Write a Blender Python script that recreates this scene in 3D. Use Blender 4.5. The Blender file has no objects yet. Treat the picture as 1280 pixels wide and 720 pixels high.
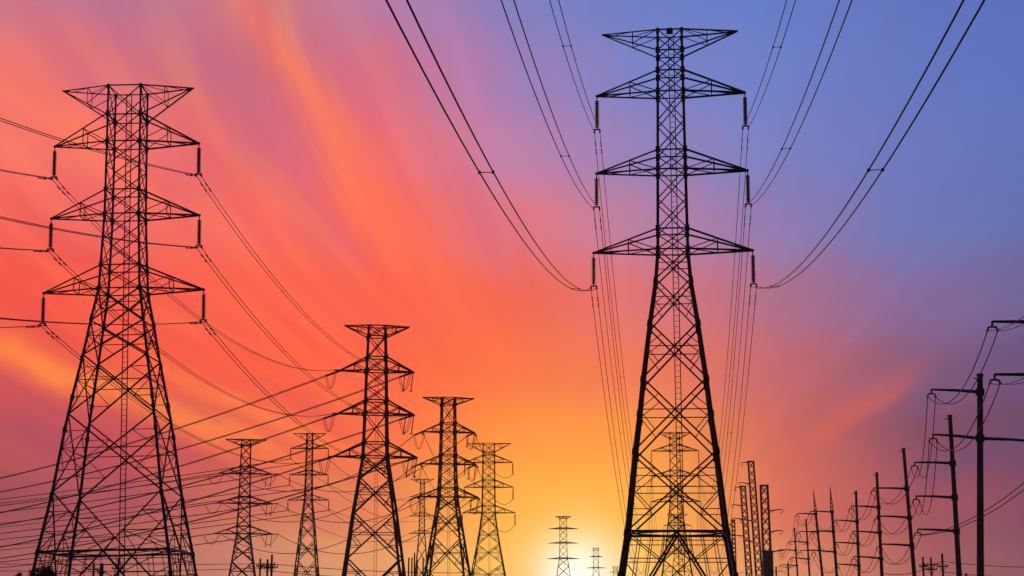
import bpy, math, random
from mathutils import Vector, Matrix
random.seed(7)
S = bpy.context.scene
COL = S.collection
R = math.radians

# ------------------------------------------------------------------ camera
F = 2100.0                    # focal length in pixels of a 1280 wide frame
PITCH = R(11.3)
EYE = 1.6
cam_d = bpy.data.cameras.new('camera'); cam = bpy.data.objects.new('camera', cam_d)
COL.objects.link(cam); S.camera = cam
cam_d.sensor_width = 36.0; cam_d.lens = 36.0 * F / 1280.0
cam_d.clip_start = 0.1; cam_d.clip_end = 20000
cam.location = (0, 0, EYE); cam.rotation_euler = (R(90) + PITCH, 0, 0)

def place(px, py, Y):
    """world point seen at (px,py) that stands Y metres ahead"""
    t = (360.0 - py) / F
    z = Y * math.tan(PITCH + math.atan(t))
    zc = Y * math.cos(PITCH) + z * math.sin(PITCH)
    return Vector(((px - 640.0) / F * zc, Y, z + EYE))
def depth(Y, z): return Y * math.cos(PITCH) + (z - EYE) * math.sin(PITCH)
def project(v):
    zc = depth(v.y, v.z); yc = -v.y * math.sin(PITCH) + (v.z - EYE) * math.cos(PITCH)
    return 640 + F * v.x / zc, 360 - F * yc / zc

# ------------------------------------------------------------------ world
def lin(c):
    return tuple(((v / 255) / 12.92 if v / 255 <= 0.04045 else ((v / 255 + 0.055) / 1.055) ** 2.4) for v in c) + (1,)
SUN_AZ, SUN_EL = 2.7, 1.2
W = bpy.data.worlds.new('World'); S.world = W; W.use_nodes = True
nt = W.node_tree; nt.nodes.clear(); N = nt.nodes; L = nt.links
def nd(t, **k):
    n = N.new(t)
    for a, b in k.items(): setattr(n, a, b)
    return n
def mth(op, a, b=None, c=None, clamp=False):
    n = nd('ShaderNodeMath', operation=op, use_clamp=clamp)
    for i, v in enumerate((a, b, c)):
        if v is None: continue
        if isinstance(v, (int, float)): n.inputs[i].default_value = v
        else: L.new(v, n.inputs[i])
    return n.outputs[0]
def mixc(f, a, b, mode='MIX'):
    n = nd('ShaderNodeMix', data_type='RGBA', blend_type=mode)
    for i, v in ((0, f), (6, a), (7, b)):
        if isinstance(v, (int, float)): n.inputs[i].default_value = v
        elif isinstance(v, tuple): n.inputs[i].default_value = v
        else: L.new(v, n.inputs[i])
    return n.outputs[2]
def mrange(v, a, b, c=0.0, d=1.0, kind='SMOOTHSTEP'):
    n = nd('ShaderNodeMapRange', interpolation_type=kind); L.new(v, n.inputs[0])
    for i, x in ((1, a), (2, b), (3, c), (4, d)): n.inputs[i].default_value = x
    return n.outputs[0]
def noise(vec, scale, detail=3, rough=0.5, dist=0.0):
    n = nd('ShaderNodeTexNoise'); n.inputs['Scale'].default_value = scale; n.inputs['Detail'].default_value = detail
    n.inputs['Roughness'].default_value = rough; n.inputs['Distortion'].default_value = dist
    L.new(vec, n.inputs['Vector']); return n
tc = nd('ShaderNodeTexCoord'); DIR = tc.outputs['Generated']
sep = nd('ShaderNodeSeparateXYZ'); L.new(DIR, sep.inputs[0])
D2 = 180 / math.pi
az0 = mth('MULTIPLY', mth('ARCTAN2', sep.outputs[0], sep.outputs[1]), D2)
el0 = mth('MULTIPLY', mth('ARCSINE', sep.outputs[2]), D2)
# streak space: polar round the point where the cirrus bands meet (cloud bands fan out of it)
FAZ, FEL = 4.6, 1.6
dx = mth('SUBTRACT', az0, FAZ); dy = mth('SUBTRACT', el0, FEL)
rad = mth('SQRT', mth('ADD', mth('MULTIPLY', dx, dx), mth('MULTIPLY', dy, dy)))
ang = mth('ARCTAN2', dy, dx)
swirl = mth('ADD', ang, mth('MULTIPLY', rad, 0.008))
cmb = nd('ShaderNodeCombineXYZ'); L.new(mth('MULTIPLY', swirl, 5.0), cmb.inputs[0]); L.new(mth('MULTIPLY', rad, 0.045), cmb.inputs[1])
ST = cmb.outputs[0]
st1 = noise(ST, 1.0, 5, 0.55, 0.5).outputs['Fac']
st2 = noise(ST, 2.7, 4, 0.6, 0.4).outputs['Fac']
st3 = noise(ST, 2.6, 3, 0.45, 0.9).outputs['Fac']
soft = noise(DIR, 5.0, 3, 0.5)
sw = nd('ShaderNodeSeparateColor'); L.new(soft.outputs['Color'], sw.inputs[0])
wisp = noise(DIR, 22.0, 5, 0.6)
ww = nd('ShaderNodeSeparateColor'); L.new(wisp.outputs['Color'], ww.inputs[0])
def c5(v): return mth('SUBTRACT', v, 0.5)
az = mth('ADD', az0, mth('ADD', mth('MULTIPLY', c5(sw.outputs[0]), 1.6), mth('MULTIPLY', c5(st1), 2.2)))
el = mth('ADD', el0, mth('ADD', mth('MULTIPLY', c5(sw.outputs[1]), 1.2), mth('MULTIPLY', c5(st2), 1.6)))
GRID = [
 [(196,118,142),(184,116,150),(214,124,124),(182,124,168),(128,128,192),(108,126,200),(100,124,200),(96,115,190),(90,110,188)],
 [(242,116,108),(210,112,128),(206,112,126),(214,112,138),(152,126,186),(118,130,200),(108,128,202),(98,118,192),(90,114,190)],
 [(252,120,102),(238,110,110),(214,106,122),(235,112,118),(180,130,178),(140,128,190),(122,128,196),(104,118,190),(94,114,186)],
 [(250,98,84),(236,104,104),(248,110,100),(244,106,98),(222,118,136),(180,128,168),(140,122,180),(108,116,182),(92,112,176)],
 [(250,86,64),(244,86,74),(252,98,76),(254,98,74),(242,96,78),(224,112,118),(172,110,140),(132,102,154),(104,96,150)],
 [(232,92,78),(246,88,66),(250,88,66),(255,98,68),(248,106,68),(238,110,88),(200,100,110),(136,86,118),(96,76,124)],
 [(176,72,86),(198,74,80),(236,92,74),(250,100,66),(254,138,60),(250,142,66),(212,98,92),(132,68,96),(92,62,106)],
 [(148,68,90),(168,76,92),(204,100,92),(230,124,84),(255,166,66),(252,166,74),(220,104,88),(154,70,92),(110,62,98)],
 [(158,82,92),(176,98,98),(204,132,110),(228,156,108),(255,196,96),(252,192,100),(222,134,100),(170,84,92),(110,70,100)]]
def grid(px, py):
    u = min(max(px / 160, 0), 7.999); v = min(max(py / 90, 0), 7.999); i, j = int(u), int(v); u -= i; v -= j
    return tuple(sum(w * GRID[b][a][k] for a, b, w in ((i, j, (1-u)*(1-v)), (i+1, j, u*(1-v)), (i, j+1, (1-u)*v), (i+1, j+1, u*v))) for k in range(3))
def azel_px(a, e):
    v = Vector((math.sin(R(a)) * math.cos(R(e)), math.cos(R(a)) * math.cos(R(e)), math.sin(R(e)))) * 1000
    return project(v + Vector((0, 0, EYE)))
def px_azel(px, py):
    v = place(px, py, 1000) - Vector((0, 0, EYE)); v.normalize()
    return math.degrees(math.atan2(v.x, v.y)), math.degrees(math.asin(v.z))
E0, E1 = -3.0, 33.0
fe = mth('DIVIDE', mth('SUBTRACT', el, E0), E1 - E0, clamp=True)
cols = [-18 + 4.5 * i for i in range(9)]
prev = None
for i, a in enumerate(cols):
    cr = nd('ShaderNodeValToRGB'); L.new(fe, cr.inputs[0]); cr.color_ramp.interpolation = 'EASE'
    es = [-1.0, 1.6, 4, 6.3, 8.6, 11, 13.4, 15.8, 18.2, 20.8]
    st = [((e - E0) / (E1 - E0), lin(grid(*azel_px(a, e)))) for e in es]
    st.append((1.0, lin((62, 92, 178)) if i > 3 else lin((96, 92, 160))))
    el_ = cr.color_ramp.elements
    while len(el_) > 1: el_.remove(el_[0])
    el_[0].position, el_[0].color = st[0]
    for p, c in st[1:]:
        q = el_.new(p); q.color = c
    prev = cr.outputs[0] if prev is None else mixc(mrange(az, cols[i-1], a, 0, 1, 'LINEAR'), prev, cr.outputs[0])
sky = prev
# cirrus bands: centre line from one direction to another, soft width, own colour
def band(p, q, w, colr, k, fadeL=0.35, bend=0.0):
    global sky
    a0, e0 = px_azel(*p); a1, e1 = px_azel(*q)
    ln = math.hypot(a1 - a0, e1 - e0); ux, uy = (a1 - a0) / ln, (e1 - e0) / ln
    w = w / F * D2
    wa = mth('ADD', az0, mth('MULTIPLY', c5(ww.outputs[0]), 1.1)); we = mth('ADD', el0, mth('MULTIPLY', c5(ww.outputs[1]), 1.1))
    rx = mth('SUBTRACT', wa, a0); ry = mth('SUBTRACT', we, e0)
    s = mth('DIVIDE', mth('ADD', mth('MULTIPLY', rx, ux), mth('MULTIPLY', ry, uy)), ln)
    t = mth('SUBTRACT', mth('MULTIPLY', rx, -uy), mth('MULTIPLY', ry, -ux))
    b = mth('MULTIPLY', mth('MULTIPLY', s, mth('SUBTRACT', 1, s)), 4 * bend / F * D2)
    t = mth('DIVIDE', mth('ADD', t, b), w)
    g = mth('EXPONENT', mth('MULTIPLY', mth('MULTIPLY', t, t), -1.0))
    m = mth('MULTIPLY', mrange(s, -fadeL, fadeL), mrange(s, 1 - fadeL, 1 + fadeL, 1, 0))
    m = mth('MULTIPLY', mth('MULTIPLY', g, m), mrange(st2, 0.2, 0.65, 0.55 * k, k))
    sky = mixc(m, sky, lin(colr))
band((0,500), (120,610), 44, (172,76,100), 0.45)
band((296,-10), (478,270), 22, (255,122,92), 0.85, bend=-8)
band((430,150), (600,480), 50, (255,92,66), 0.35)
band((330,210), (450,330), 24, (222,104,116), 0.6)
band((150,-20), (430,210), 20, (190,112,146), 0.2)
band((560,200), (640,350), 22, (220,104,120), 0.45)
band((0,90), (180,230), 34, (255,116,94), 0.6)
band((60,20), (300,200), 26, (226,112,118), 0.5)
band((360,120), (600,420), 26, (255,112,78), 0.45)
band((230,140), (420,400), 30, (255,104,78), 0.4)
band((470,90), (640,300), 20, (220,112,136), 0.35)
band((0,150), (170,330), 20, (255,122,100), 0.35)
band((-40,425), (330,560), 18, (255,132,68), 1.0, bend=-4)
band((210,465), (470,590), 12, (255,122,72), 0.8)
band((60,330), (330,440), 10, (255,112,78), 0.5)
band((-40,462), (240,570), 14, (196,76,92), 0.5)
band((545,-10), (632,220), 14, (190,130,176), 0.5)
band((985,575), (1130,470), 16, (214,92,84), 0.55)
band((1120,520), (1290,430), 24, (92,72,124), 0.35)
band((1150,600), (1290,540), 18, (92,66,116), 0.4)
band((950,640), (1290,620), 22, (184,80,92), 0.25)
# lit and unlit strands of the veil where it is warm
wc = nd('ShaderNodeSeparateColor'); L.new(sky, wc.inputs[0])
warm = mth('MULTIPLY', mrange(mth('SUBTRACT', wc.outputs[0], wc.outputs[2]), 0.05, 0.5), mrange(rad, 5.0, 13.0))
warm = mth('MULTIPLY', warm, mrange(sw.outputs[2], 0.35, 0.62, 0.35, 1.0))
warm = mth('MULTIPLY', warm, mrange(az0, -7.5, -2.5, 1.0, 0.25))
sky = mixc(warm, sky, mixc(1.0, sky, mixc(mrange(st3, 0.36, 0.62), (0.95, 0.86, 1.02, 1), (1.07, 1.17, 0.93, 1)), 'MULTIPLY'))
# glow of the sun that is just about to set
def glow(a, e, w, colr, k, gain=1.0):
    global sky
    gx = mth('SUBTRACT', az0, a); gy = mth('SUBTRACT', el0, e)
    d2 = mth('ADD', mth('MULTIPLY', gx, gx), mth('MULTIPLY', mth('MULTIPLY', gy, gy), 1.0))
    g = mth('EXPONENT', mth('DIVIDE', d2, -w * w))
    sky = mixc(mth('MULTIPLY', g, k), sky, tuple(v * gain for v in lin(colr)))
ga, ge = px_azel(722, 722)
glow(ga + 0.3, ge + 0.6, 4.6, (255,172,58), 0.5)
glow(ga + 0.1, ge, 2.6, (255,212,90), 0.9)
glow(ga, ge - 0.1, 1.3, (255,253,236), 1.0, 1.3)
# fine uneven texture in the cloud veil
sky = mixc(1.0, sky, mixc(mrange(st2, 0.25, 0.75, 0, 1, 'LINEAR'), (0.965, 0.965, 0.97, 1), (1.03, 1.03, 1.025, 1)), 'MULTIPLY')
# the dusk sky dims away from the sunset, to the sides and behind
ca = nd('ShaderNodeVectorMath', operation='DOT_PRODUCT'); L.new(DIR, ca.inputs[0]); ca.inputs[1].default_value = (math.sin(R(SUN_AZ)), math.cos(R(SUN_AZ)), 0.0)
sky = mixc(mrange(ca.outputs['Value'], 0.86, 0.35), sky, (0.016, 0.019, 0.040, 1))
nsk = nd('ShaderNodeTexSky', sky_type='NISHITA'); nsk.sun_disc = False; nsk.sun_elevation = R(SUN_EL); nsk.sun_rotation = R(SUN_AZ)
bg1 = nd('ShaderNodeBackground'); L.new(nsk.outputs[0], bg1.inputs[0]); bg1.inputs[1].default_value = 0.004
bg2 = nd('ShaderNodeBackground'); L.new(sky, bg2.inputs[0]); bg2.inputs[1].default_value = 1.0
add = nd('ShaderNodeAddShader'); L.new(bg1.outputs[0], add.inputs[0]); L.new(bg2.outputs[0], add.inputs[1])
wo = nd('ShaderNodeOutputWorld'); L.new(add.outputs[0], wo.inputs[0])
W.cycles.sampling_method = 'MANUAL'; W.cycles.sample_map_resolution = 512

sun_d = bpy.data.lights.new('sun', 'SUN'); sun = bpy.data.objects.new('sun', sun_d); COL.objects.link(sun)
sun_d.energy = 0.5; sun_d.angle = R(0.5); sun_d.color = (1.0, 0.62, 0.32)
sd = Vector((math.sin(R(SUN_AZ)) * math.cos(R(SUN_EL)), math.cos(R(SUN_AZ)) * math.cos(R(SUN_EL)), math.sin(R(SUN_EL))))
sun.rotation_euler = (-sd).to_track_quat('-Z', 'Y').to_euler(); sun.location = (0, 0, 80)
vs = S.view_settings; vs.view_transform = 'Standard'; vs.look = 'None'; vs.exposure = 0; vs.gamma = 1; vs.use_curve_mapping = False
S.display_settings.display_device = 'sRGB'

# ------------------------------------------------------------------ materials
def mat(name, c1, c2, rough, metal=0.0, scale=3.0):
    m = bpy.data.materials.new(name); m.use_nodes = True; t = m.node_tree; b = t.nodes['Principled BSDF']
    tcn = t.nodes.new('ShaderNodeTexCoord'); n = t.nodes.new('ShaderNodeTexNoise'); n.inputs['Scale'].default_value = scale; n.inputs['Detail'].default_value = 6
    r = t.nodes.new('ShaderNodeValToRGB'); r.color_ramp.elements[0].position = 0.35; r.color_ramp.elements[1].position = 0.65
    r.color_ramp.elements[0].color = c1 + (1,); r.color_ramp.elements[1].color = c2 + (1,)
    t.links.new(tcn.outputs['Object'], n.inputs['Vector']); t.links.new(n.outputs['Fac'], r.inputs[0]); t.links.new(r.outputs[0], b.inputs['Base Color'])
    b.inputs['Roughness'].default_value = rough; b.inputs['Metallic'].default_value = metal
    return m
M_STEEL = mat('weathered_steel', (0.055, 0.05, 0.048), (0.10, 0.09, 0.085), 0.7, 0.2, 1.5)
M_POLE = mat('dark_tubular_steel', (0.045, 0.04, 0.04), (0.075, 0.068, 0.065), 0.6, 0.2, 1.0)
M_INS = mat('brown_porcelain', (0.04, 0.022, 0.016), (0.07, 0.035, 0.025), 0.4, 0.0, 4)
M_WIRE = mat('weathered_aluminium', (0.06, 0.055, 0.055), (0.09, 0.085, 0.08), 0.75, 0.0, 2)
M_WOOD = mat('creosoted_timber', (0.035, 0.025, 0.018), (0.06, 0.045, 0.03), 0.9, 0.0, 5)
M_LEAF = mat('dark_leaves', (0.03, 0.05, 0.015), (0.06, 0.09, 0.03), 0.7, 0.0, 3)
M_BARK = mat('bark', (0.05, 0.04, 0.03), (0.09, 0.07, 0.05), 0.9, 0.0, 6)
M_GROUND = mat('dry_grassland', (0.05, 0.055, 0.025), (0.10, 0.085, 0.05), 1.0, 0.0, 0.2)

# ------------------------------------------------------------------ mesh helpers
class MB:
    def __init__(s): s.v = []; s.f = []
    def bar(s, p, q, w, w2=None):
        p = Vector(p); q = Vector(q); d = q - p
        if d.length < 1e-4: return
        d.normalize(); up = Vector((0, 0, 1)) if abs(d.z) < 0.9 else Vector((0, 1, 0))
        a = d.cross(up).normalized(); b = d.cross(a); n = len(s.v)
        for pt, ww_ in ((p, w), (q, w2 or w)):
            for sa, sb in ((-1, -1), (1, -1), (1, 1), (-1, 1)): s.v.append(pt + a * sa * ww_ / 2 + b * sb * ww_ / 2)
        s.f += [(n, n+3, n+2, n+1), (n+4, n+5, n+6, n+7)] + [(n+i, n+(i+1) % 4, n+4+(i+1) % 4, n+4+i) for i in range(4)]
    def angle(s, p, q, w, t=0.02):
        """L shaped member: two thin flanges"""
        p = Vector(p); q = Vector(q); d = (q - p).normalized(); up = Vector((0, 0, 1)) if abs(d.z) < 0.95 else Vector((0, 1, 0))
        a = d.cross(up).normalized(); b = d.cross(a)
        for (u1, u2) in ((a, b), (b, a)):
            n = len(s.v)
            for pt in (p, q):
                for x, y in ((0, 0), (w, 0), (w, t), (0, t)): s.v.append(pt + u1 * x + u2 * y - (a + b) * w * 0.35)
            s.f += [(n, n+3, n+2, n+1), (n+4, n+5, n+6, n+7)] + [(n+i, n+(i+1) % 4, n+4+(i+1) % 4, n+4+i) for i in range(4)]
    def tube(s, pts, r, n=6, cap=True):
        pts = [Vector(p) for p in pts]; rs = r if isinstance(r, list) else [r] * len(pts); base = len(s.v)
        for i, p in enumerate(pts):
            d = (pts[min(i+1, len(pts)-1)] - pts[max(i-1, 0)]).normalized()
            up = Vector((0, 0, 1)) if abs(d.z) < 0.9 else Vector((0, 1, 0)); a = d.cross(up).normalized(); b = d.cross(a)
            for k in range(n):
                t = 2 * math.pi * k / n; s.v.append(p + (a * math.cos(t) + b * math.sin(t)) * rs[i])
        for i in range(len(pts) - 1):
            for k in range(n):
                s.f.append((base+i*n+k, base+(i+1)*n+k, base+(i+1)*n+(k+1) % n, base+i*n+(k+1) % n))
        if cap:
            s.f.append(tuple(base + k for k in range(n))); s.f.append(tuple(base + (len(pts)-1)*n + k for k in reversed(range(n))))
    def box(s, c, sx, sy, sz):
        n = len(s.v); c = Vector(c)
        for z in (-1, 1):
            for x, y in ((-1, -1), (1, -1), (1, 1), (-1, 1)): s.v.append(c + Vector((x*sx/2, y*sy/2, z*sz/2)))
        s.f += [(n, n+3, n+2, n+1), (n+4, n+5, n+6, n+7)] + [(n+i, n+(i+1) % 4, n+4+(i+1) % 4, n+4+i) for i in range(4)]
    def build(s, name, m, parent=None, smooth=False):
        me = bpy.data.meshes.new(name); me.from_pydata([tuple(v) for v in s.v], [], s.f); me.materials.append(m)
        if smooth: me.polygons.foreach_set('use_smooth', [True] * len(me.polygons))
        o = bpy.data.objects.new(name, me); COL.objects.link(o)
        if parent: o.parent = parent
        return o
def thing(name, label, cat, loc, rz=0, group=None):
    o = bpy.data.objects.new(name, None); COL.objects.link(o); o.location = loc; o.rotation_euler = (0, 0, rz); o.empty_display_size = 1
    o['label'] = label; o['category'] = cat
    if group: o['group'] = group
    return o

# ------------------------------------------------------------------ ground
gm = MB(); n = 40
for j in range(n + 1):
    for i in range(n + 1):
        gm.v.append(Vector((-1500 + 3000 * i / n, -400 + 3000 * j / n, 0)))
for j in range(n):
    for i in range(n):
        a = j * (n + 1) + i; gm.f.append((a, a + 1, a + n + 2, a + n + 1))
g = gm.build('ground', M_GROUND); g['kind'] = 'structure'

# ------------------------------------------------------------------ insulators
def string_mesh(mb, p, q, r, pitch=0.155, seg=8):
    p = Vector(p); q = Vector(q); n = max(5, int((q - p).length / pitch)); pts = []; rs = []
    for i in range(n):
        for f, k in ((0.02, 0.42), (0.32, 1.0), (0.60, 0.95), (0.66, 0.42)):
            pts.append(p.lerp(q, (i + f) / n)); rs.append(r * k)
    mb.tube(pts, rs, seg)

# ------------------------------------------------------------------ lattice pylon
class Pylon: pass
def pylon(label, Y, cx, yaw, peak, arms, prof, panels, belt=None, last='X', leg_w=0.26, br_w=0.10, ins_px=0, strain=False,
          group='lattice pylons of the transmission lines', ladder=True, ins_r=0.15, detail=2, top_box=False, sep=0.23, lean=0.0, nearfit=True):
    """cx,peak,arms,prof,panels measured on the photograph at distance Y and turned into metres here"""
    T = Pylon(); base = place(cx, 560, Y); X0 = base.x
    H = lambda py: place(cx, py, Y).z
    MW = lambda w, z: w * depth(Y, z) / F
    root = thing('lattice_pylon', label, 'pylon', (X0, Y, 0), R(-yaw), group); root.rotation_euler = (0, R(lean), R(-yaw))
    T.root = root; T.mw = Matrix.Translation((X0, Y, 0)) @ Matrix.Rotation(R(-yaw), 4, 'Z') @ Matrix.Rotation(R(lean), 4, 'Y')
    P = [(H(py), MW(w * (1 - w / F if nearfit else 1), H(py))) for py, w in prof]; P.sort()
    (z1, w1), (z2, w2) = P[0], P[1]
    s = (w1 - w2) / (z2 - z1); P.insert(0, (0.0, w1 + s * z1))
    def hw(z):
        for (a, b), (c, d) in zip(P, P[1:]):
            if z <= c + 1e-6: return b + (d - b) * (z - a) / (c - a)
        return P[-1][1]
    T.hw = hw; top = H(peak[0])
    def C(sx, sy, z): h = hw(z); return Vector((sx * h, sy * h, z))
    gz = [H(peak[1])] + [H(q) for a in arms for q in (a[1], a[0])]
    # legs: one mesh each, thicker low down, with splice plates
    for sx, sy in ((-1, -1), (1, -1), (1, 1), (-1, 1)):
        mb = MB(); zs = [p[0] for p in P if p[0] < top - 0.5] + [top]
        for a, b in zip(zs, zs[1:]):
            k = 1.0 - 0.42 * (a / top); mb.bar(C(sx, sy, a), C(sx, sy, b), leg_w * k, leg_w * (1.0 - 0.42 * (b / top)))
            if detail > 1: mb.bar(C(sx, sy, b - 0.35), C(sx, sy, b + 0.1), leg_w * k * 1.35)
        mb.box((C(sx, sy, 0).x, C(sx, sy, 0).y, 0.2), 1.0, 1.0, 0.5)
        for z_ in gz: mb.box(C(sx, sy, z_), leg_w * 1.15, leg_w * 1.0, leg_w * 1.5)
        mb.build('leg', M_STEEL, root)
    faces = [((-1, -1), (1, -1)), ((1, -1), (1, 1)), ((1, 1), (-1, 1)), ((-1, 1), (-1, -1))]
    br = MB()
    def xp(z0, z1, red, w):
        for (a, b) in faces:
            a0, b0, a1, b1 = C(*a, z0), C(*b, z0), C(*a, z1), C(*b, z1)
            wa = (b0 - a0).length; wb = (b1 - a1).length; t = wa / (wa + wb)
            c = a0.lerp(b1, t)
            br.angle(a0, b1, w); br.angle(b0, a1, w)
            if red >= 1:
                for p0, p1 in ((a0, a1), (b0, b1)):
                    m = p0.lerp(p1, t); br.angle(c, m, w * 0.6)
                    if red >= 2:
                        lo = p0.lerp(c, 0.5); hi = p1.lerp(c, 0.5)
                        br.angle(lo, m, w * 0.5); br.angle(hi, m, w * 0.5)
                        if red >= 3 or detail == 1: br.angle(lo, p0.lerp(p1, t * 0.5), w * 0.5); br.angle(hi, p0.lerp(p1, t + (1 - t) * 0.5), w * 0.5)
    def ring(z, w, cross=False):
        for (a, b) in faces: br.angle(C(*a, z), C(*b, z), w)
        if cross: br.angle(C(-1, -1, z), C(1, 1, z), w * .7); br.angle(C(1, -1, z), C(-1, 1, z), w * .7)
    # upper body
    zs = [top, H(peak[1])]
    lv = [H(peak[1])]
    for a in arms: lv += [H(a[1]), H(a[0])] if lv[-1] - H(a[1]) > 0.8 else [H(a[0])]
    ring(top, br_w); marks = [top] + lv
    for z_hi, z_lo in zip(marks, marks[1:]):
        hgt = z_hi - z_lo
        if hgt < 0.3: continue
        w_ = 2 * hw(z_lo); k = max(1, round(hgt / (w_ * 0.92)))
        for i in range(k): xp(z_hi - hgt * (i + 1) / k, z_hi - hgt * i / k, 0, br_w * 0.8)
        ring(z_lo, br_w)
    # flared lower body
    pz = [H(arms[-1][0])] + [H(p) for p in panels]
    for i, (zh, zl) in enumerate(zip(pz, pz[1:])):
        fin = belt is not None and i == len(pz) - 2
        w_ = 2 * hw(zl)
        if fin and last == 'V':
            for a, b in faces:
                a1, b1, a0, b0 = C(*a, zh), C(*b, zh), C(*a, zl), C(*b, zl); m = a0.lerp(b0, .5)
                br.angle(a1, m, br_w * 1.2); br.angle(b1, m, br_w * 1.2)
                for p1, p0 in ((a1, a0), (b1, b0)):
                    for k in (1/3, 2/3):
                        br.angle(p1.lerp(m, k), p1.lerp(p0, k), br_w * .7)
                        br.angle(p1.lerp(m, k), p1.lerp(p0, min(1, k + 1/3)), br_w * .7)
                    q = p0.lerp(m, 0.5); br.angle(p1.lerp(m, 2/3), q, br_w * .6)
        else:
            red = 0 if detail == 0 else (3 if w_ > 6.5 and detail > 1 else (2 if w_ > 3.2 else 1))
            xp(zl, zh, red, br_w * (1.2 if w_ > 4 else 1.0))
        if i in (0,) and detail > 0: pass
    zb = pz[-1]
    if belt is not None:
        bm_ = MB(); b2 = br_w * (1.8 if last == 'X' else 1.7)
        for a, b in faces: bm_.bar(C(*a, zb), C(*b, zb), b2)
        zb2 = zb - 0.7
        for a, b in faces: bm_.bar(C(*a, zb2), C(*b, zb2), br_w * 0.6)
        mids = [C(*a, zb).lerp(C(*b, zb), .5) for a, b in faces]
        for i in range(4): bm_.bar(mids[i], mids[(i+1) % 4], br_w * .8)
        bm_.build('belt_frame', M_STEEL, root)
    # splayed foot: inverted V with redundants
    for a, b in faces:
        a1, b1, a0, b0 = C(*a, zb), C(*b, zb), C(*a, 0.3), C(*b, 0.3)
        if belt is None:
            if zb > 3: pass
        m = a1.lerp(b1, .5)
        for p0, p1, s2 in ((a0, a1, 1), (b0, b1, -1)):
            br.angle(p0, m, br_w * 1.4)
            if detail > 0:
                nn = 4 if detail > 1 else 2
                for k in range(1, nn):
                    u = k / nn; br.angle(p0.lerp(m, u), p0.lerp(p1, u), br_w * .7)
                    br.angle(p0.lerp(m, u), p0.lerp(p1, min(1, u + 1 / nn)), br_w * .7)
                    if detail > 1: br.angle(p0.lerp(m, u), p1.lerp(m, u), br_w * .6)
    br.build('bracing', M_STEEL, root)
    # crossarms
    T.tip = {}
    def crossarm(sx, z_tip, z_body2, span, heavy=1.0, peakarm=False):
        mb = MB(); tip = Vector((sx * span, 0, z_tip)); cw = br_w * 1.0 * heavy
        for sy in (-1, 1):
            lo = C(sx, sy, z_tip); hi = C(sx, sy, z_body2); tp = tip + Vector((0, sy * 0.08, 0))
            mb.angle(lo, tp, cw); mb.angle(hi, tp, cw)
            ks = (0.46,)
            pk, lk = hi, lo
            for k in ks:
                a, b = hi.lerp(tp, k), lo.lerp(tp, k); mb.angle(a, b, cw * .55); mb.angle(a, lk, cw * .55)
                pk, lk = a, b
        for k in (0.0, 0.46):
            l0, l1 = C(sx, -1, z_tip).lerp(tip, k), C(sx, 1, z_tip).lerp(tip, k); mb.angle(l0, l1, cw * .5)
            n1 = C(sx, 1, z_tip).lerp(tip, .46 if k == 0 else .8); mb.angle(l0, n1, cw * .5)
            if detail > 1:
                h0, h1 = C(sx, -1, z_body2).lerp(tip, k), C(sx, 1, z_body2).lerp(tip, k); mb.angle(h0, h1, cw * .45)
        mb.bar(tip - Vector((sx * .5, 0, 0)), tip + Vector((sx * .1, 0, 0)), cw * 1.25)
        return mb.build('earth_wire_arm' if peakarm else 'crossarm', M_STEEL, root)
    for sx in (-1, 1):
        sp = MW(peak[2] if sx < 0 else peak[-1], top) if len(peak) > 3 else MW(peak[2], top)
        crossarm(sx, top, H(peak[1]), sp, 1.0, True)
        T.tip[('peak', sx)] = T.mw @ Vector((sx * sp, 0, top))
    T.att = {}
    for i, a in enumerate(arms):
        for sx in (-1, 1):
            z = H(a[0]); sp = MW(a[2] if sx < 0 else a[-1], z)
            if a[2] == 0: continue
            crossarm(sx, z, H(a[1]), sp, 1.25)
            tipw = T.mw @ Vector((sx * sp, 0, z - 0.1)); T.tip[(i, sx)] = tipw
            if ins_px and not strain:
                z2 = H(a[0] + ins_px); mb = MB(); p0 = Vector((sx * sp, 0, z - 0.05))
                mb.tube([p0, p0 - Vector((0, 0, 0.42))], 0.045, 6)
                string_mesh(mb, (sx * sp, 0, z - 0.42), (sx * sp, 0, z2 + 0.25), ins_r)
                io = mb.build('insulator_string', M_INS, root)
                y = MB(); c = Vector((sx * sp, 0, z2 + 0.1))
                y.bar(c + Vector((0, 0, .2)), c, 0.08); y.bar(c + Vector((-sep, 0, .05)), c + Vector((sep, 0, .05)), 0.10)
                for s3 in (-1, 1):
                    y.bar(c + Vector((s3 * sep, 0, .08)), c + Vector((s3 * sep, 0, -.12)), 0.09); y.bar(c + Vector((s3 * sep, -.22, -.12)), c + Vector((s3 * sep, .22, -.12)), 0.13)
                y.build('suspension_yoke', M_STEEL, io)
                T.att[(i, sx)] = T.mw @ (c + Vector((0, 0, -.12)))
            else:
                T.att[(i, sx)] = tipw
    if ladder:
        mb = MB(); lw = 0.22; lx = 0.35
        zt = top - 0.4; z = 2.5
        for s3 in (-1, 1): mb.bar((lx + s3 * lw, 0, 2.5), (lx * .3 + s3 * lw, 0, zt), 0.07 if detail > 1 else 0.05)
        while z < zt:
            u = (z - 2.5) / (zt - 2.5); x = lx * (1 - .7 * u); mb.bar((x - lw, 0, z), (x + lw, 0, z), 0.035); z += 0.45
        mb.build('ladder', M_STEEL, root)
    if top_box:
        mb = MB(); mb.box((0, 0, top + 0.16), 0.55, 0.5, 0.34); mb.box((0, 0, top + 0.36), 0.4, 0.36, 0.1); mb.build('beacon_housing', M_STEEL, root)
    T.hfun = H; T.strain = strain; T.sep = sep; T.xdir = (T.mw.to_3x3() @ Vector((1, 0, 0)))
    return T

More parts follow.
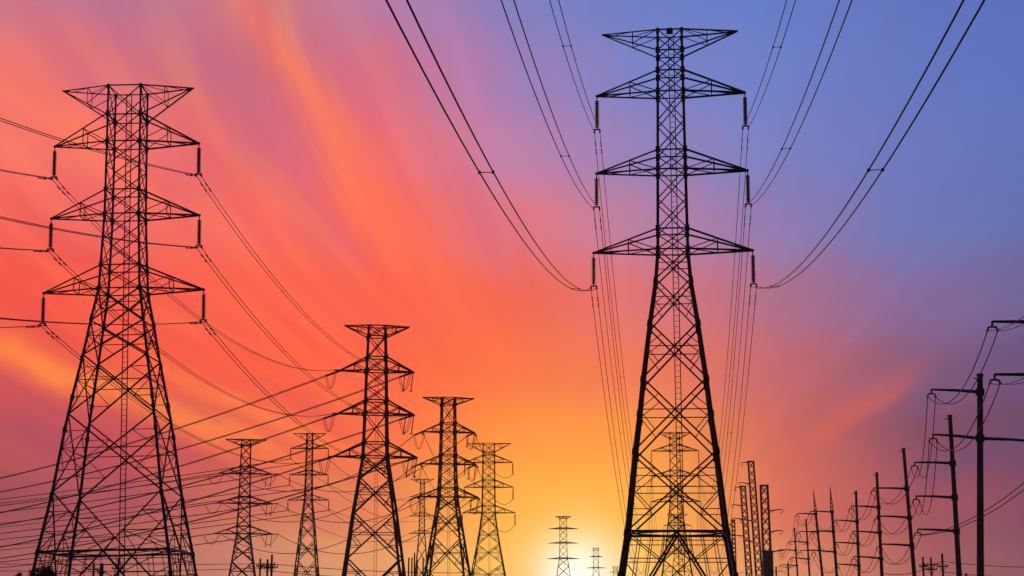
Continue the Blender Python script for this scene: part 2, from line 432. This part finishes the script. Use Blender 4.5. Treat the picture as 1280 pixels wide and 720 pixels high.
A = pylon('tallest nearest lattice pylon, three pairs of arms, right of the sunset glow', 133, 843.6, 5.5,
    (41.5, 67, 83), [(118, 92, 92), (215, 191, 94), (314.5, 289, 99)],
    [(41, 15), (118, 16), (200, 17.2), (314, 18.8), (352, 22), (407, 30.5), (477, 40), (520, 45), (567, 51.5), (667, 63), (720, 72)],
    [352, 407, 477, 567, 667], belt=1, leg_w=0.30, br_w=0.108, ins_px=44, lean=0.25, top_box=True, ins_r=0.19)
B = pylon('broad lattice pylon at the far left, second largest in the picture', 140, 156.0, 0,
    (112, 148, 80.5), [(181, 146, 90), (271, 241, 92.5), (364, 335, 100)],
    [(109, 20), (181, 20.3), (271, 21), (363, 25), (400, 31.5), (450, 39.5), (500, 48.5), (540, 55), (620, 66), (690, 78.5), (720, 83)],
    [405, 448, 522, 618, 691], belt=1, last='V', leg_w=0.235, br_w=0.098, ins_px=40, lean=-1.35, nearfit=False, ins_r=0.19)
E = pylon('taller of the two dark strain pylons standing side by side left of the middle', 274, 469, -8,
    (408, 421, 40), [(464, 447, 46), (517.5, 501, 47.5), (571, 553.5, 52)],
    [(408, 10.3), (464, 12.3), (517, 13.6), (571, 15.2), (598, 19.5), (642, 26.5), (720, 37)],
    [598, 642, 699, 775], leg_w=0.48, br_w=0.19, strain=True, detail=1)
Hh = pylon('shorter of the two dark strain pylons standing side by side, the right one', 363, 560, -10,
    (497.5, 506, 32), [(540, 529, 33), (580, 569, 35), (621, 610, 38)],
    [(497, 8), (540, 8.6), (580, 9.4), (621, 11), (640, 13.5), (672, 18.5), (720, 25.5)],
    [640, 672, 717, 772], leg_w=0.48, br_w=0.19, strain=True, detail=1)
I = pylon('slim suspension pylon right of the two dark strain pylons, against yellow sky', 450, 611, 2,
    (554.5, 565, 27), [(578, 569, 30), (609, 600, 30.5), (641, 632, 33)],
    [(554, 7), (609, 7.6), (641, 8.2), (660, 10.5), (690, 15.5), (720, 21)],
    [660, 680, 705, 735, 768], leg_w=0.30, br_w=0.14, ins_px=15, detail=1, ins_r=0.2)
Fp = pylon('small strain pylon behind the right leg of the broad left pylon', 445, 307.5, -10,
    (549.5, 557, 25), [(592, 583, 33), (629, 620.5, 34.5), (667, 657.5, 35.5)],
    [(549, 5.5), (592, 6.2), (629, 7), (667, 8.2), (690, 11.5), (720, 16)],
    [682, 702, 730, 768], leg_w=0.50, br_w=0.20, strain=True, detail=1, ladder=False)
G = pylon('narrow suspension pylon with three short arms left of the taller strain pylon', 430, 387, 0,
    (542, 551, 20), [(560.5, 554, 23.5), (593.5, 588, 24), (625, 618.5, 25.5)],
    [(542, 3.5), (593, 4), (625, 4.6), (655, 8), (720, 14)],
    [640, 655, 675, 700, 733, 768], leg_w=0.36, br_w=0.15, ins_px=13, detail=1, ladder=False, ins_r=0.17)
J = pylon('thin pale far pylon seen between the two strain pylons', 620, 528.5, 0,
    (599, 604, 14.5), [(621, 617, 15.5), (645, 641, 16), (667, 663, 16)],
    [(599, 2.6), (645, 3.1), (667, 3.6), (720, 7.8)], [685, 705, 730, 764], leg_w=0.36, br_w=0.15, detail=0, ladder=False)
Kp = pylon('far pylon standing alone left of the brightest patch of sunlight', 700, 703.5, 2,
    (645.5, 648, 10), [(661, 659.5, 18.5), (679, 677.5, 18.5), (698.5, 697, 20)],
    [(645, 4.4), (679, 4.4), (698, 5), (720, 8.5)], [708, 722, 740, 765], leg_w=0.36, br_w=0.15, detail=0, ladder=False)
Lp = pylon('very small distant pylon in the brightest patch of sunlight', 1050, 743.5, 2,
    (685, 688, 4), [(696, 695, 8.5), (710, 709, 13)], [(685, 3.2), (710, 3.4), (722, 4.2)], [718, 732, 750, 768], leg_w=0.4, br_w=0.16, detail=0, ladder=False)
L2 = pylon('tiniest distant pylon, only its top showing left of the foot of the tallest pylon', 1400, 767.5, 2,
    (708, 711, 4), [(716, 713.5, 7), (727, 724, 9)], [(708, 2.4), (727, 2.8)], [740], leg_w=0.4, br_w=0.16, detail=0, ladder=False)
Cp = pylon('slender pylon framed between the legs of the tallest pylon', 436, 843.5, 5.5,
    (541, 548, 20), [(563.5, 556, 29.5), (595, 588, 30), (627, 620, 31)],
    [(541, 6), (595, 6.6), (627, 7), (645, 9), (680, 13), (720, 19)],
    [640, 655, 675, 700, 733, 768], leg_w=0.34, br_w=0.14, ins_px=14, detail=1, ladder=False, ins_r=0.15)
Dp = pylon('faint smaller pylon in line behind the slender pylon under the tallest one', 766, 845, 5.5,
    (643, 647, 13), [(657, 653, 17), (675, 671, 17), (692, 688, 18)],
    [(643, 4), (675, 4.2), (692, 4.6), (720, 8)], [700, 710, 724, 742, 765], leg_w=0.36, br_w=0.15, detail=0, ladder=False, ins_px=8, ins_r=0.15)

# ------------------------------------------------------------------ overhead conductors
def para(p, q, sag, t):
    v = p.lerp(q, t); v.z -= 4 * sag * t * (1 - t); return v
def span(label, P, Q, sag, sep=0.0, xdir=Vector((1, 0, 0)), r=0.022, spacers=(), dampers=(0, 0), group=None, n=48, tmax=1.0, name='overhead_line', sep2=None):
    P = Vector(P); Q = Vector(Q)
    root = thing(name, label, 'power line', P, 0, group); Lh = (Q - P).length
    offs = [0.0] if sep == 0 else [-sep, sep]
    for o in offs:
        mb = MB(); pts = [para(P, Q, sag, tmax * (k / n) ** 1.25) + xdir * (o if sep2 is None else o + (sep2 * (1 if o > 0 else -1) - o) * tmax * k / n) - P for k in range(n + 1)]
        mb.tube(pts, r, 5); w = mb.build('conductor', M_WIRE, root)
        dm = [d / Lh for d in dampers if d]
        for d in dm:
            c = para(P, Q, sag, d) + xdir * o - P; c2 = para(P, Q, sag, d + 0.45 / Lh) + xdir * o - P
            k = MB(); k.tube([c - Vector((0, 0, .10)), c2 - Vector((0, 0, .10))], 0.02, 4); dz = Vector((0, 0, .10))
            for e in (c, c2): k.tube([e - dz - (c2 - c) * .14, e - dz + (c2 - c) * .14], 0.055, 6)
            k.bar(c.lerp(c2, .5), c.lerp(c2, .5) - dz, 0.04); k.build('vibration_damper', M_STEEL, w)
    for s_ in spacers:
        c = para(P, Q, sag, s_ / Lh) - P; k = MB(); k.bar(c - xdir * sep, c + xdir * sep, 0.025)
        for o in (-sep, sep): k.box(c + xdir * o, .085, .14, .085)
        k.build('bundle_spacer', M_STEEL, root)
    return root
LV = {0: 'top', 1: 'middle', 2: 'bottom'}; SD = {-1: 'left', 1: 'right'}
az55 = R(5.37); lineA = Vector((math.sin(az55), math.cos(az55), 0))
gA = 'twin conductors overhead to the tallest pylon'
for i in range(3):
    for sx in (-1, 1):
        P = A.att[(i, sx)]
        Q = P - lineA * 237
        span(f"twin wires from the tallest pylon's {LV[i]} {SD[sx]} arm up to the top edge", P, Q, (12.3, 12.6, 13.4)[i], 0.23, A.xdir,
             0.027, {0: (41,), 1: (42,), 2: (27, 80)}[i] if sx < 0 else {0: (39,), 1: (43,), 2: (26, 79)}[i], (0, 0), gA, n=60, tmax=0.93)
        span(f"twin wires from the tallest pylon's {LV[i]} {SD[sx]} arm down to the slender pylon behind", P, Cp.att[(i, sx)], 19.0, 0.23, A.xdir,
             0.027, (60, 140), (1.6, 2.8), 'twin conductors behind the tallest pylon', n=50)
        span(f"thin wire from the slender pylon's {LV[i]} {SD[sx]} arm to the faint one behind", Cp.att[(i, sx)], Dp.att[(i, sx)], 17, 0.0, A.xdir, 0.035, n=24,
             group='far wires behind the slender pylon')
lineB = Vector((math.sin(R(8)), math.cos(R(8)), 0))
for i in range(3):
    for sx in (-1, 1):
        P = B.att[(i, sx)]; Q = P - lineB * 240
        span(f"twin wires from the broad pylon's {LV[i]} {SD[sx]} insulator to the left edge", P, Q, 12.3, 0.2, B.xdir, 0.030, (), (1.2, 2.2),
             'twin conductors at the left edge', n=50, tmax=0.9)
        # to the strain pylon: ends at its arm tip less the tension string
        Q = E.tip[(i, sx)]; d = (P - Q); d.z -= 9; d.normalize()
        span(f"twin wires from the broad pylon's {LV[i]} {SD[sx]} insulator to the taller strain pylon", P, Q + d * 3.2, [5.0, 5.0, 5.0][i], 0.2, B.xdir, 0.030,
             (35, 75), (1.6, 2.8), 'twin conductors between broad pylon and strain pylon', n=40)
# tension strings and jumpers on strain pylons
def strain_end(T, i, sx, q, k=3.2, dz=-7):
    P = T.tip[(i, sx)]; d = (q - P); d.z += dz; d.normalize(); inv = T.mw.inverted()
    a, b = inv @ P, inv @ (P + d * k); mb = MB(); off = Vector((0, 0, 0))
    for o in (-.16, .16): string_mesh(mb, a + Vector((o, 0, 0)), b + Vector((o, 0, 0)), 0.13, 0.2, 6)
    io = mb.build('tension_insulator', M_INS, T.root)
    return P + d * k
def jumper(T, i, sx, p, q, drop=2.6):
    inv = T.mw.inverted(); p, q = inv @ p, inv @ q; mb = MB()
    for o in (-.15, .15):
        mb.tube([para(p, q, drop, t / 12) + Vector((o, 0, 0)) for t in range(13)], 0.045, 5)
    mb.build('jumper_wire', M_WIRE, T.root)
    if sx > 0:      # jumpers on this side are held down by two hanging strings
        tip = inv @ T.tip[(i, sx)]
        for o in (0.0, -1.3):
            m = MB(); a = tip + Vector((o, 0, -.1)); b = a + Vector((-0.35, 0, -3.0)); string_mesh(m, a, b, 0.12, 0.2, 6)
            m.bar(b + Vector((-.3, 0, 0)), b + Vector((.3, 0, 0)), .12); m.build('jumper_insulator', M_INS, T.root)
TX = {}; Tc = Vector((-285, 505, 0)); tdir = Vector((0.7, 0.7, 0))
for i, z in enumerate((42.0, 35.2, 28.5)):
    for sx in (-1, 1): TX[(i, sx)] = Tc + Vector((sx * 6 * .72, sx * 6 * .69, z))
for i in range(3):
    for sx in (-1, 1):
        e1 = strain_end(E, i, sx, B.att[(i, sx)], 3.2, -9); e2 = strain_end(E, i, sx, TX[(i, sx)], 3.2, -50)
        jumper(E, i, sx, e1, e2)
        span(f"wires from the taller strain pylon's {LV[i]} {SD[sx]} arm down to the left edge", e2, TX[(i, sx)], 14.5, 0.24, E.xdir, 0.062, (), (0, 0),
             'wires sloping down to the left edge', n=40)
T2 = Vector((-430, 560, 0))
for i, z in enumerate((40.0, 33.0, 26.0)):
    for sx in (-1, 1):
        q = T2 + Vector((sx * 6 * .3, sx * 6 * .9, z)); e2 = strain_end(Fp, i, sx, q, 3.2, -30)
        hq = Hh.tip[(i, sx)]; e1 = strain_end(Fp, i, sx, hq, 3.2, -5); e3 = strain_end(Hh, i, sx, e1, 3.2, -12)
        jumper(Fp, i, sx, e1, e2)
        span(f"wires from the small strain pylon's {LV[i]} {SD[sx]} arm to the left edge", e2, q, 12.0, 0.25, Fp.xdir, 0.075, (), (0, 0), 'low wires at the left edge', n=40)
        span(f'wires joining the {LV[i]} {SD[sx]} arms of the small and the shorter dark strain pylons', e3, e1, 8.0, 0.0, Fp.xdir, 0.08, (), (0, 0), 'wires between the two shorter strain pylons', n=40)
        iq = I.att[(i, sx)]; e4 = strain_end(Hh, i, sx, iq, 3.2, -6); jumper(Hh, i, sx, e3, e4, 3.0)
        span(f"wires from the shorter strain pylon's {LV[i]} {SD[sx]} arm to the slim pylon", e4, iq, 4.0, 0.0, Fp.xdir, 0.06, (), (0, 0), 'wires between shorter strain pylon and slim pylon', n=24)
        if i < 2 or sx > 0:
            pass

for i in range(3):
    for sx in (-1, 1):
        p = G.att[(i, sx)]; q = Vector((-500 + sx * 5, 640, p.z - 3))
        span(f"wire from the narrow suspension pylon's {LV[i]} {SD[sx]} insulator to the left edge", p, q, 11.0, 0.25, G.xdir, 0.06, (), (0, 0), 'wires from the narrow suspension pylon to the left edge', n=36)
        span(f"thin wire from the narrow suspension pylon's {LV[i]} {SD[sx]} insulator to the thin far pylon", p, J.att[(i, sx)], 5.0, 0.0, G.xdir, 0.06, (), (0, 0), 'thin wires to the far pylon', n=20)
# ------------------------------------------------------------------ tubular steel poles on the right
NTH = ['nearest', 'second', 'third', 'fourth', 'fifth', 'sixth', 'seventh', 'eighth', 'ninth', 'tenth']
def tube_pole(label, Y, xt, yt, xb, arms, r0, r1, lattice_tip=0, right=(), yoke=0.45, cap=True):
    r0 *= .88; r1 *= .88; top = place(xt, yt, Y); bx = place(xb, 720, Y).x; zb = place(xb, 720, Y).z
    slope = (top.x - bx) / (top.z - zb); b = Vector((bx - slope * zb, Y, 0))
    root = thing('steel_pole', label, 'utility pole', b, 0, 'tubular steel poles in a row on the right'); T = Pylon(); T.root = root; T.att = {}
    axis = lambda z: Vector((slope * z, 0, z)); H = top.z; body = H - lattice_tip
    mb = MB(); mb.tube([axis(0), axis(body * .5), axis(body)], [r0, (r0 + r1) / 2, r1], 12)
    mb.build('shaft', M_POLE, root, False)
    fl = MB(); fl.tube([axis(0), axis(.25)], [r0 * 1.5, r0 * 1.5], 12); fl.build('base_flange', M_POLE, root)
    if cap and not lattice_tip:
        c = MB(); c.tube([axis(body), axis(body + .25)], [r1 * 1.2, r1 * 1.2], 10); c.bar(axis(body - .4), axis(body - .4) + Vector((-.75, 0, .15)), .12); c.build('pole_cap', M_POLE, root)
    if lattice_tip:
        m = MB(); w = r1 * 1.15; k = 7
        for s1, s2 in ((-1, -1), (1, -1), (1, 1), (-1, 1)): m.bar(axis(body) + Vector((s1 * w, s2 * w, 0)), axis(H), .09)
        for i in range(k):
            u0, u1 = i / k, (i + 1) / k; z0, z1 = body + lattice_tip * u0, body + lattice_tip * u1
            for s in (-1, 1):
                for ax in (0, 1):
                    v = lambda sg, u, z: axis(z) + (Vector((sg * w * (1-u), s * w * (1-u), 0)) if ax == 0 else Vector((s * w * (1-u), sg * w * (1-u), 0)))
                    m.bar(v(-1, u0, z0), v(1, u1, z1), .06); m.bar(v(1, u0, z0), v(-1, u1, z1), .06)
        m.build('lattice_tip', M_POLE, root)
    def arm(xtip, ytip, yroot, key, s):
        tp = place(xtip, ytip, Y) - b; zr = place(xb, yroot, Y).z; rt = axis(zr)
        m = MB(); mid = rt.lerp(tp, .5) + Vector((0, 0, .06)); m.tube([rt, mid, tp], [.20, .16, .11], 8); ao = m.build('davit_arm', M_POLE, root)
        nb = MB(); nb.tube([axis(zr - .38), axis(zr + .38)], [r0 * 1.15, r0 * 1.15], 12); nb.build('arm_collar', M_POLE, root)
        y = MB(); y.bar(tp, tp - Vector((0, 0, .40)), .16); c = tp - Vector((0, 0, .45))
        pts = [c + Vector((-yoke, 0, -.36)), c + Vector((-yoke * .8, 0, -.06)), c, c + Vector((yoke * .8, 0, -.06)), c + Vector((yoke, 0, -.36))]
        y.tube(pts, .10, 6)
        for e in (pts[0], pts[-1]): y.bar(e + Vector((0, -.25, 0)), e + Vector((0, .25, 0)), .15)
        y.build('conductor_yoke', M_INS, ao); T.att[key] = b + c + Vector((0, 0, -.36))
    for i, (xa, ya, yr) in enumerate(arms): arm(xa, ya, yr, i, -1)
    for i, (xa, ya, yr) in enumerate(right): arm(xa, ya, yr, ('r', i), 1)
    return T
PP = []
PP.append(tube_pole('pole outside the right edge, only its arm ends in view', 145, 1317, 352, 1323, [(1240, 402, 404), (1243, 468, 470)], .42, .30, right=[(1400, 474, 472)]))
PP.append(tube_pole('thickest upright steel pole, nearest the right edge, with arms on both sides', 190, 1225, 470, 1225.5, [(1164, 487, 490), (1166, 543, 548)], .50, .38, right=[(1300, 552, 548)]))
PP.append(tube_pole('leaning steel pole directly left of the thickest upright one', 232, 1187.5, 521, 1199, [(1143, 578, 579), (1145, 620, 622), (1147, 661.5, 664)], .48, .32))
PP.append(tube_pole('steel pole third from the right edge, short arms pointing left', 280, 1129.5, 562, 1143, [(1092, 610, 611), (1096, 645, 647), (1099, 680, 682)], .44, .30))
PP.append(tube_pole('steel pole fourth from the right edge, plain round top', 321, 1096, 592, 1102.5, [(1064, 632.5, 634), (1066, 664, 666), (1067, 695.5, 698)], .42, .30))
PP.append(tube_pole('steel pole fifth from the right edge, plain top, just right of a lattice tipped one', 364, 1070, 615, 1074, [(1044, 650, 652), (1045, 678, 679.5), (1046, 705, 707)], .42, .30))
PP.append(tube_pole('steel pole with a tapering lattice tip, right one of the two such', 404, 1037.5, 607, 1046, [(1013, 639, 640), (1015, 664, 664.5), (1017, 688, 690)], .42, .36, lattice_tip=6.5))
PP.append(tube_pole('steel pole with a tapering lattice tip, left one of the two such', 432, 1016.5, 612, 1028, [(996, 642, 642.5), (998, 664.5, 665), (1000, 688, 688)], .40, .34, lattice_tip=6.5))
PP.append(tube_pole('short thin steel pole just left of the lattice tipped poles', 480, 1007.5, 650, 1012, [(986, 676.5, 678), (988, 697, 699)], .36, .26))
PP.append(tube_pole('leftmost short thin steel pole of the row on the right', 520, 993, 661, 997, [(974, 687, 688), (975, 706, 707)], .36, .26))
for i in range(2):
    q = PP[0].att[i]
    span(f'pair of wires rising off the right edge from the outermost {LV[i]} arm', q, Vector((36.5, 98, q.z + .5)), 2.2, 0.45, Vector((1, 0, 0)), 0.036, (), (0, 0), 'wires off the right edge', n=20)
q = PP[1].root.location; e_ = place(1300, 552, 190)
span('wire from the right arm of the thickest upright pole, leaving at the right edge', e_ - Vector((0, 0, .8)), Vector((52, 100, e_.z - 1)), 2, 0.45, Vector((1, 0, 0)), .036, n=16)
for a in range(len(PP) - 1):
    for i in range(3):
        p, q = PP[a], PP[a + 1]
        if i == 2 and a == 0: q = PP[2]; p.att[2] = p.att[('r', 0)]
        if i == 2 and a == 1: continue
        if i not in p.att or i not in q.att: continue
        sg = {0: 3.0, 1: 4.4, 2: 3.2, 3: 3.0, 4: 2.8}.get(a, 2.5) if not (a == 0 and i == 2) else 3.0
        nm = ['the pole outside the frame', 'the thickest upright pole', 'the leaning second pole', 'the third pole from right', 'the fourth pole from right',
              'the fifth pole from right', 'the right lattice tipped pole', 'the left lattice tipped pole', 'the short thin pole'][a]
        span(f'sagging pair of wires going left from the {LV[i]} arm of {nm}', p.att[i], q.att[i], sg, 0.45, Vector((1, 0, 0)), 0.050, (), (0, 0), 'pairs of wires strung along the poles', n=26)

# ------------------------------------------------------------------ square lattice masts
def mast(label, Y, xt, yt, xb, w, arms, clad=None):
    top = place(xt, yt, Y); bb = place(xb, 720, Y); slope = (top.x - bb.x) / (top.z - bb.z); b = Vector((bb.x - slope * bb.z, Y, 0))
    root = thing('lattice_mast', label, 'lattice mast', b, 0, 'square lattice masts'); ax = lambda z: Vector((slope * z, 0, z)); H = top.z; hw = w / 2 * depth(Y, H) / F
    m = MB(); k = int(H / (hw * 2.6)); c4 = ((-1, -1), (1, -1), (1, 1), (-1, 1))
    for s in c4:
        lg = MB(); lg.bar(ax(0) + Vector((s[0] * hw * 1.1, s[1] * hw * 1.1, 0)), ax(H) + Vector((s[0] * hw * .9, s[1] * hw * .9, 0)), .26); lg.build('leg', M_STEEL, root)
    for i in range(k):
        z0, z1 = H * i / k, H * (i + 1) / k
        for s, t in zip(c4, c4[1:] + c4[:1]):
            v = lambda q, z: ax(z) + Vector((q[0] * hw, q[1] * hw, 0))
            m.bar(v(s, z0), v(t, z1), .15); m.bar(v(t, z0), v(s, z1), .15)
    m.box(ax(H), hw * 2.1, hw * 2.1, .35); m.build('bracing', M_STEEL, root)
    for (xa, ya, yr) in arms:
        tp = place(xa, ya, Y) - b; zr = place(xb, yr, Y).z; a = MB(); s = 1 if tp.x > 0 else -1; rt = ax(zr) + Vector((s * hw, 0, 0))
        a.tube([rt, rt.lerp(tp, .6) + Vector((0, 0, .1)), tp], [.2, .16, .12], 6); a.bar(rt - Vector((0, 0, .8)), rt.lerp(tp, .4), .08)
        a.tube([tp, tp + Vector((s * .3, 0, -.15)), tp + Vector((s * .2, 0, -.6)), tp + Vector((-s * .5, 0, -1.0))], .09, 5)
        a.build('davit_arm', M_STEEL, root)
    if clad:
        z = place(xb, clad, Y).z; c = MB(); c.box(ax(z / 2) , hw * 2.5, hw * 2.5, z); c.box(ax(z), hw * 2.8, hw * 2.8, .3); c.build('cladding', M_POLE, root)
    return root
mast('tallest of the square lattice masts, right of the tallest pylon, thin arm at its top', 520, 938.5, 577, 949, 7.5, [(927, 578.5, 578), (924, 603, 605), (926, 650, 651), (930, 676, 677)])
mast('middle sized square lattice mast, leftmost of the three, hugging the tallest pylon', 520, 928.5, 608, 936.5, 6.5, [(919, 609, 609), (915, 631, 632), (916, 648, 649), (913, 669, 670)])
mast('thickest square lattice mast, dark cladding on its lower part and arms to the right', 430, 955, 607, 960, 9.5, [(977, 637, 639), (977, 663, 665), (979, 688, 690)], clad=689)
mast('slimmest short lattice mast, tucked behind the right leg of the tallest pylon', 600, 916.5, 650, 918.5, 4, [(909, 655, 656), (908, 676, 677)])
span('low pair of wires from the thick clad mast to the leftmost thin pole', place(979, 692, 430), PP[9].att[0], 2, .3, Vector((1, 0, 0)), .04, n=14)

# ------------------------------------------------------------------ plain stub poles and small distribution poles low in the picture
def stub(label, Y, x, yt, w, arms=()):
    p = place(x, yt, Y); root = thing('distribution_pole', label, 'utility pole', (p.x, Y, 0), 0, 'small distribution poles on the horizon')
    m = MB(); r = w / 2 * depth(Y, p.z) / F; m.tube([(0, 0, 0), (0, 0, p.z)], [r * 1.2, r], 8); m.build('shaft', M_WOOD, root)
    for ya, hl, tilt in arms:
        z = place(x, ya, Y).z; h = hl * depth(Y, z) / F; a = MB(); a.bar((-h, 0, z - tilt), (h, 0, z + tilt), .16)
        for u in (-.9, -.45, .45, .9): a.tube([(u * h, 0, z + tilt * u), (u * h, 0, z + tilt * u + .35)], .07, 6)
        a.bar((-h * .6, 0, z), (0, 0, z - .8), .06); a.bar((h * .6, 0, z), (0, 0, z - .8), .06)
        a.build('crossarm', M_WOOD, root)
    return p
def group(pts, where):
    out = []
    for lab, Y, x, yt, w, arms in pts: out.append(stub(lab + ' ' + where, Y, x, yt, w, arms))
    return out
wR = 'low at the right, left of the leaning pole'
group([('leftmost small pole', 260, 1153.5, 696, 2.4, [(708, 5, 0)]), ('middle small pole with crossarms', 255, 1163.5, 697, 2.4, [(706, 9, .05), (712, 7, 0)]), ('tallest small pole', 250, 1177.5, 692, 2.6, [(708, 7, 0)])], wR)
stub('tiny pole top between the leaning pole and the thickest pole', 330, 1207.5, 717, 3)
wL = 'between the small strain pylon and the narrow suspension pylon'
group([('leftmost small pole', 260, 325.5, 698, 2.2, [(708, 5, 0)]), ('middle small pole', 255, 334.5, 699, 2.4, [(706, 10, .04), (710, 8, 0)]), ('tallest small pole', 250, 340, 693, 2.6, [(709, 8, 0)])], wL)
wF = 'seen through the feet of the broad left pylon'
group([('left small pole', 250, 117.5, 703, 2.6, [(712, 11, -.1)]), ('thicker dark small pole', 245, 127.5, 704, 4.5, [(716, 5, 0)]), ('right small pole', 250, 148.5, 698, 3.0, [(711, 8, 0)])], wF)
for lab, x, y, w in (('left plain stub', 511, 697, 1.8), ('second plain stub', 515, 697, 1.8), ('tallest plain stub', 518.2, 691, 1.8), ('short plain stub', 521.5, 700, 1.8), ('stub under the thin far pylon', 529, 697, 1.8)):
    stub(lab + ' between the two strain pylons', 420, x, y, w)
for x, y, d in ((985, 703, 560), (970, 708, 560)):
    stub(f"{'right' if x > 980 else 'left'} short stub pole at the foot of the thick clad mast", d, x, y, 2.0, [(y + 6, 7, 0)])
def low(label, pts, Y, sag=.4, r=.045, grp='low distribution wires'):
    P = place(*pts[0], Y); Q = place(*pts[1], Y + 4); span(label, P, Q, sag, 0, Vector((1, 0, 0)), r, (), (0, 0), grp, n=20)
low('upper wire running right from the small poles past the two biggest steel poles', [(1177.5, 701.5), (1330, 708)], 250)
low('lower wire running right from the small poles past the two biggest steel poles', [(1177.5, 714.5), (1330, 721)], 250)
low('upper wire dipping left from the small poles at the right', [(1100, 716), (1177.5, 701.5)], 250, .9)
low('upper wire running right from the small poles to the feet of the strain pylons', [(340, 705), (600, 716)], 250)
low('lower wire running right from the small poles left of centre', [(340, 714), (600, 726)], 250)
low('upper flat wire from behind the broad left pylon to the small poles', [(-60, 712), (325, 710)], 255)
low('lower flat wire from behind the broad left pylon to the small poles', [(-60, 704), (340, 704.5)], 262, .2)
low('wire dipping left from the clad mast behind the feet of the tallest pylon', [(905, 716), (955, 712)], 420, .3)

# ------------------------------------------------------------------ shrubs at the bottom left
def shrub(label, x, ytop, wpx, Y, sd):
    rnd = random.Random(sd); top = place(x, ytop, Y); rw = wpx / 2 * Y / F; h = top.z
    root = thing('bushy_tree', label, 'tree', (top.x, Y, 0), 0)
    t = MB(); t.tube([(0, 0, 0), (.05, 0, h * .35), (0, .05, h * .6)], [.12, .09, .05], 8)
    for k in range(9):
        a = rnd.uniform(0, 6.28); e = Vector((math.cos(a) * rw * .7, math.sin(a) * rw * .7, h * rnd.uniform(.55, .85))); t.tube([(0, 0, h * rnd.uniform(.2, .4)), e * .6 + Vector((0, 0, h * .15)), e], [.05, .035, .015], 5)
    t.build('trunk', M_BARK, root)
    c = MB(); cl = []
    for k in range(46):
        a = rnd.uniform(0, 6.28); q = rnd.uniform(0, 1) ** .5; cl.append((Vector((math.cos(a) * rw * q * .9, math.sin(a) * rw * q * .9, h * (.25 + .72 * (1 - q * q * .35) * rnd.uniform(.6, 1)))), rnd.uniform(.18, .34) * rw))
    for p, r in cl:
        for j in range(170):
            d = Vector((rnd.gauss(0, 1), rnd.gauss(0, 1), rnd.gauss(0, .8))).normalized() * r * rnd.uniform(.4, 1.15); o = p + d
            if o.z > h: continue
            u = Vector((rnd.gauss(0, 1), rnd.gauss(0, 1), rnd.gauss(0, 1))).normalized(); v = u.cross(Vector((rnd.gauss(0, 1), rnd.gauss(0, 1), rnd.gauss(0, 1)))).normalized(); s = rnd.uniform(.06, .11); n0 = len(c.v)
            c.v += [o - u * s, o + v * s * .45, o + u * s, o - v * s * .45]; c.f.append((n0, n0+1, n0+2, n0+3))
    c.build('crown', M_LEAF, root)
shrub('rounded dark bush at the left foot of the broad left pylon', 56, 704, 48, 118, 1)
shrub('lower dark bush at the bottom left, left of the rounded one', 27, 712, 24, 112, 2)
print('objects', len(bpy.data.objects))

HAZE = 0.0001
if HAZE:
    mb = MB(); mb.box((0, 1100, 30.5), 3010, 3010, 63); hz = mb.build('haze', M_STEEL); hz['kind'] = 'stuff'
    hm = bpy.data.materials.new('haze'); hm.use_nodes = True; t = hm.node_tree; t.nodes.clear()
    v = t.nodes.new('ShaderNodeVolumePrincipled'); o = t.nodes.new('ShaderNodeOutputMaterial'); t.links.new(v.outputs[0], o.inputs['Volume'])
    v.inputs['Density'].default_value = HAZE; v.inputs['Anisotropy'].default_value = 0.6; v.inputs['Color'].default_value = (0.95, 0.93, 0.9, 1)
    hz.data.materials.clear(); hz.data.materials.append(hm)
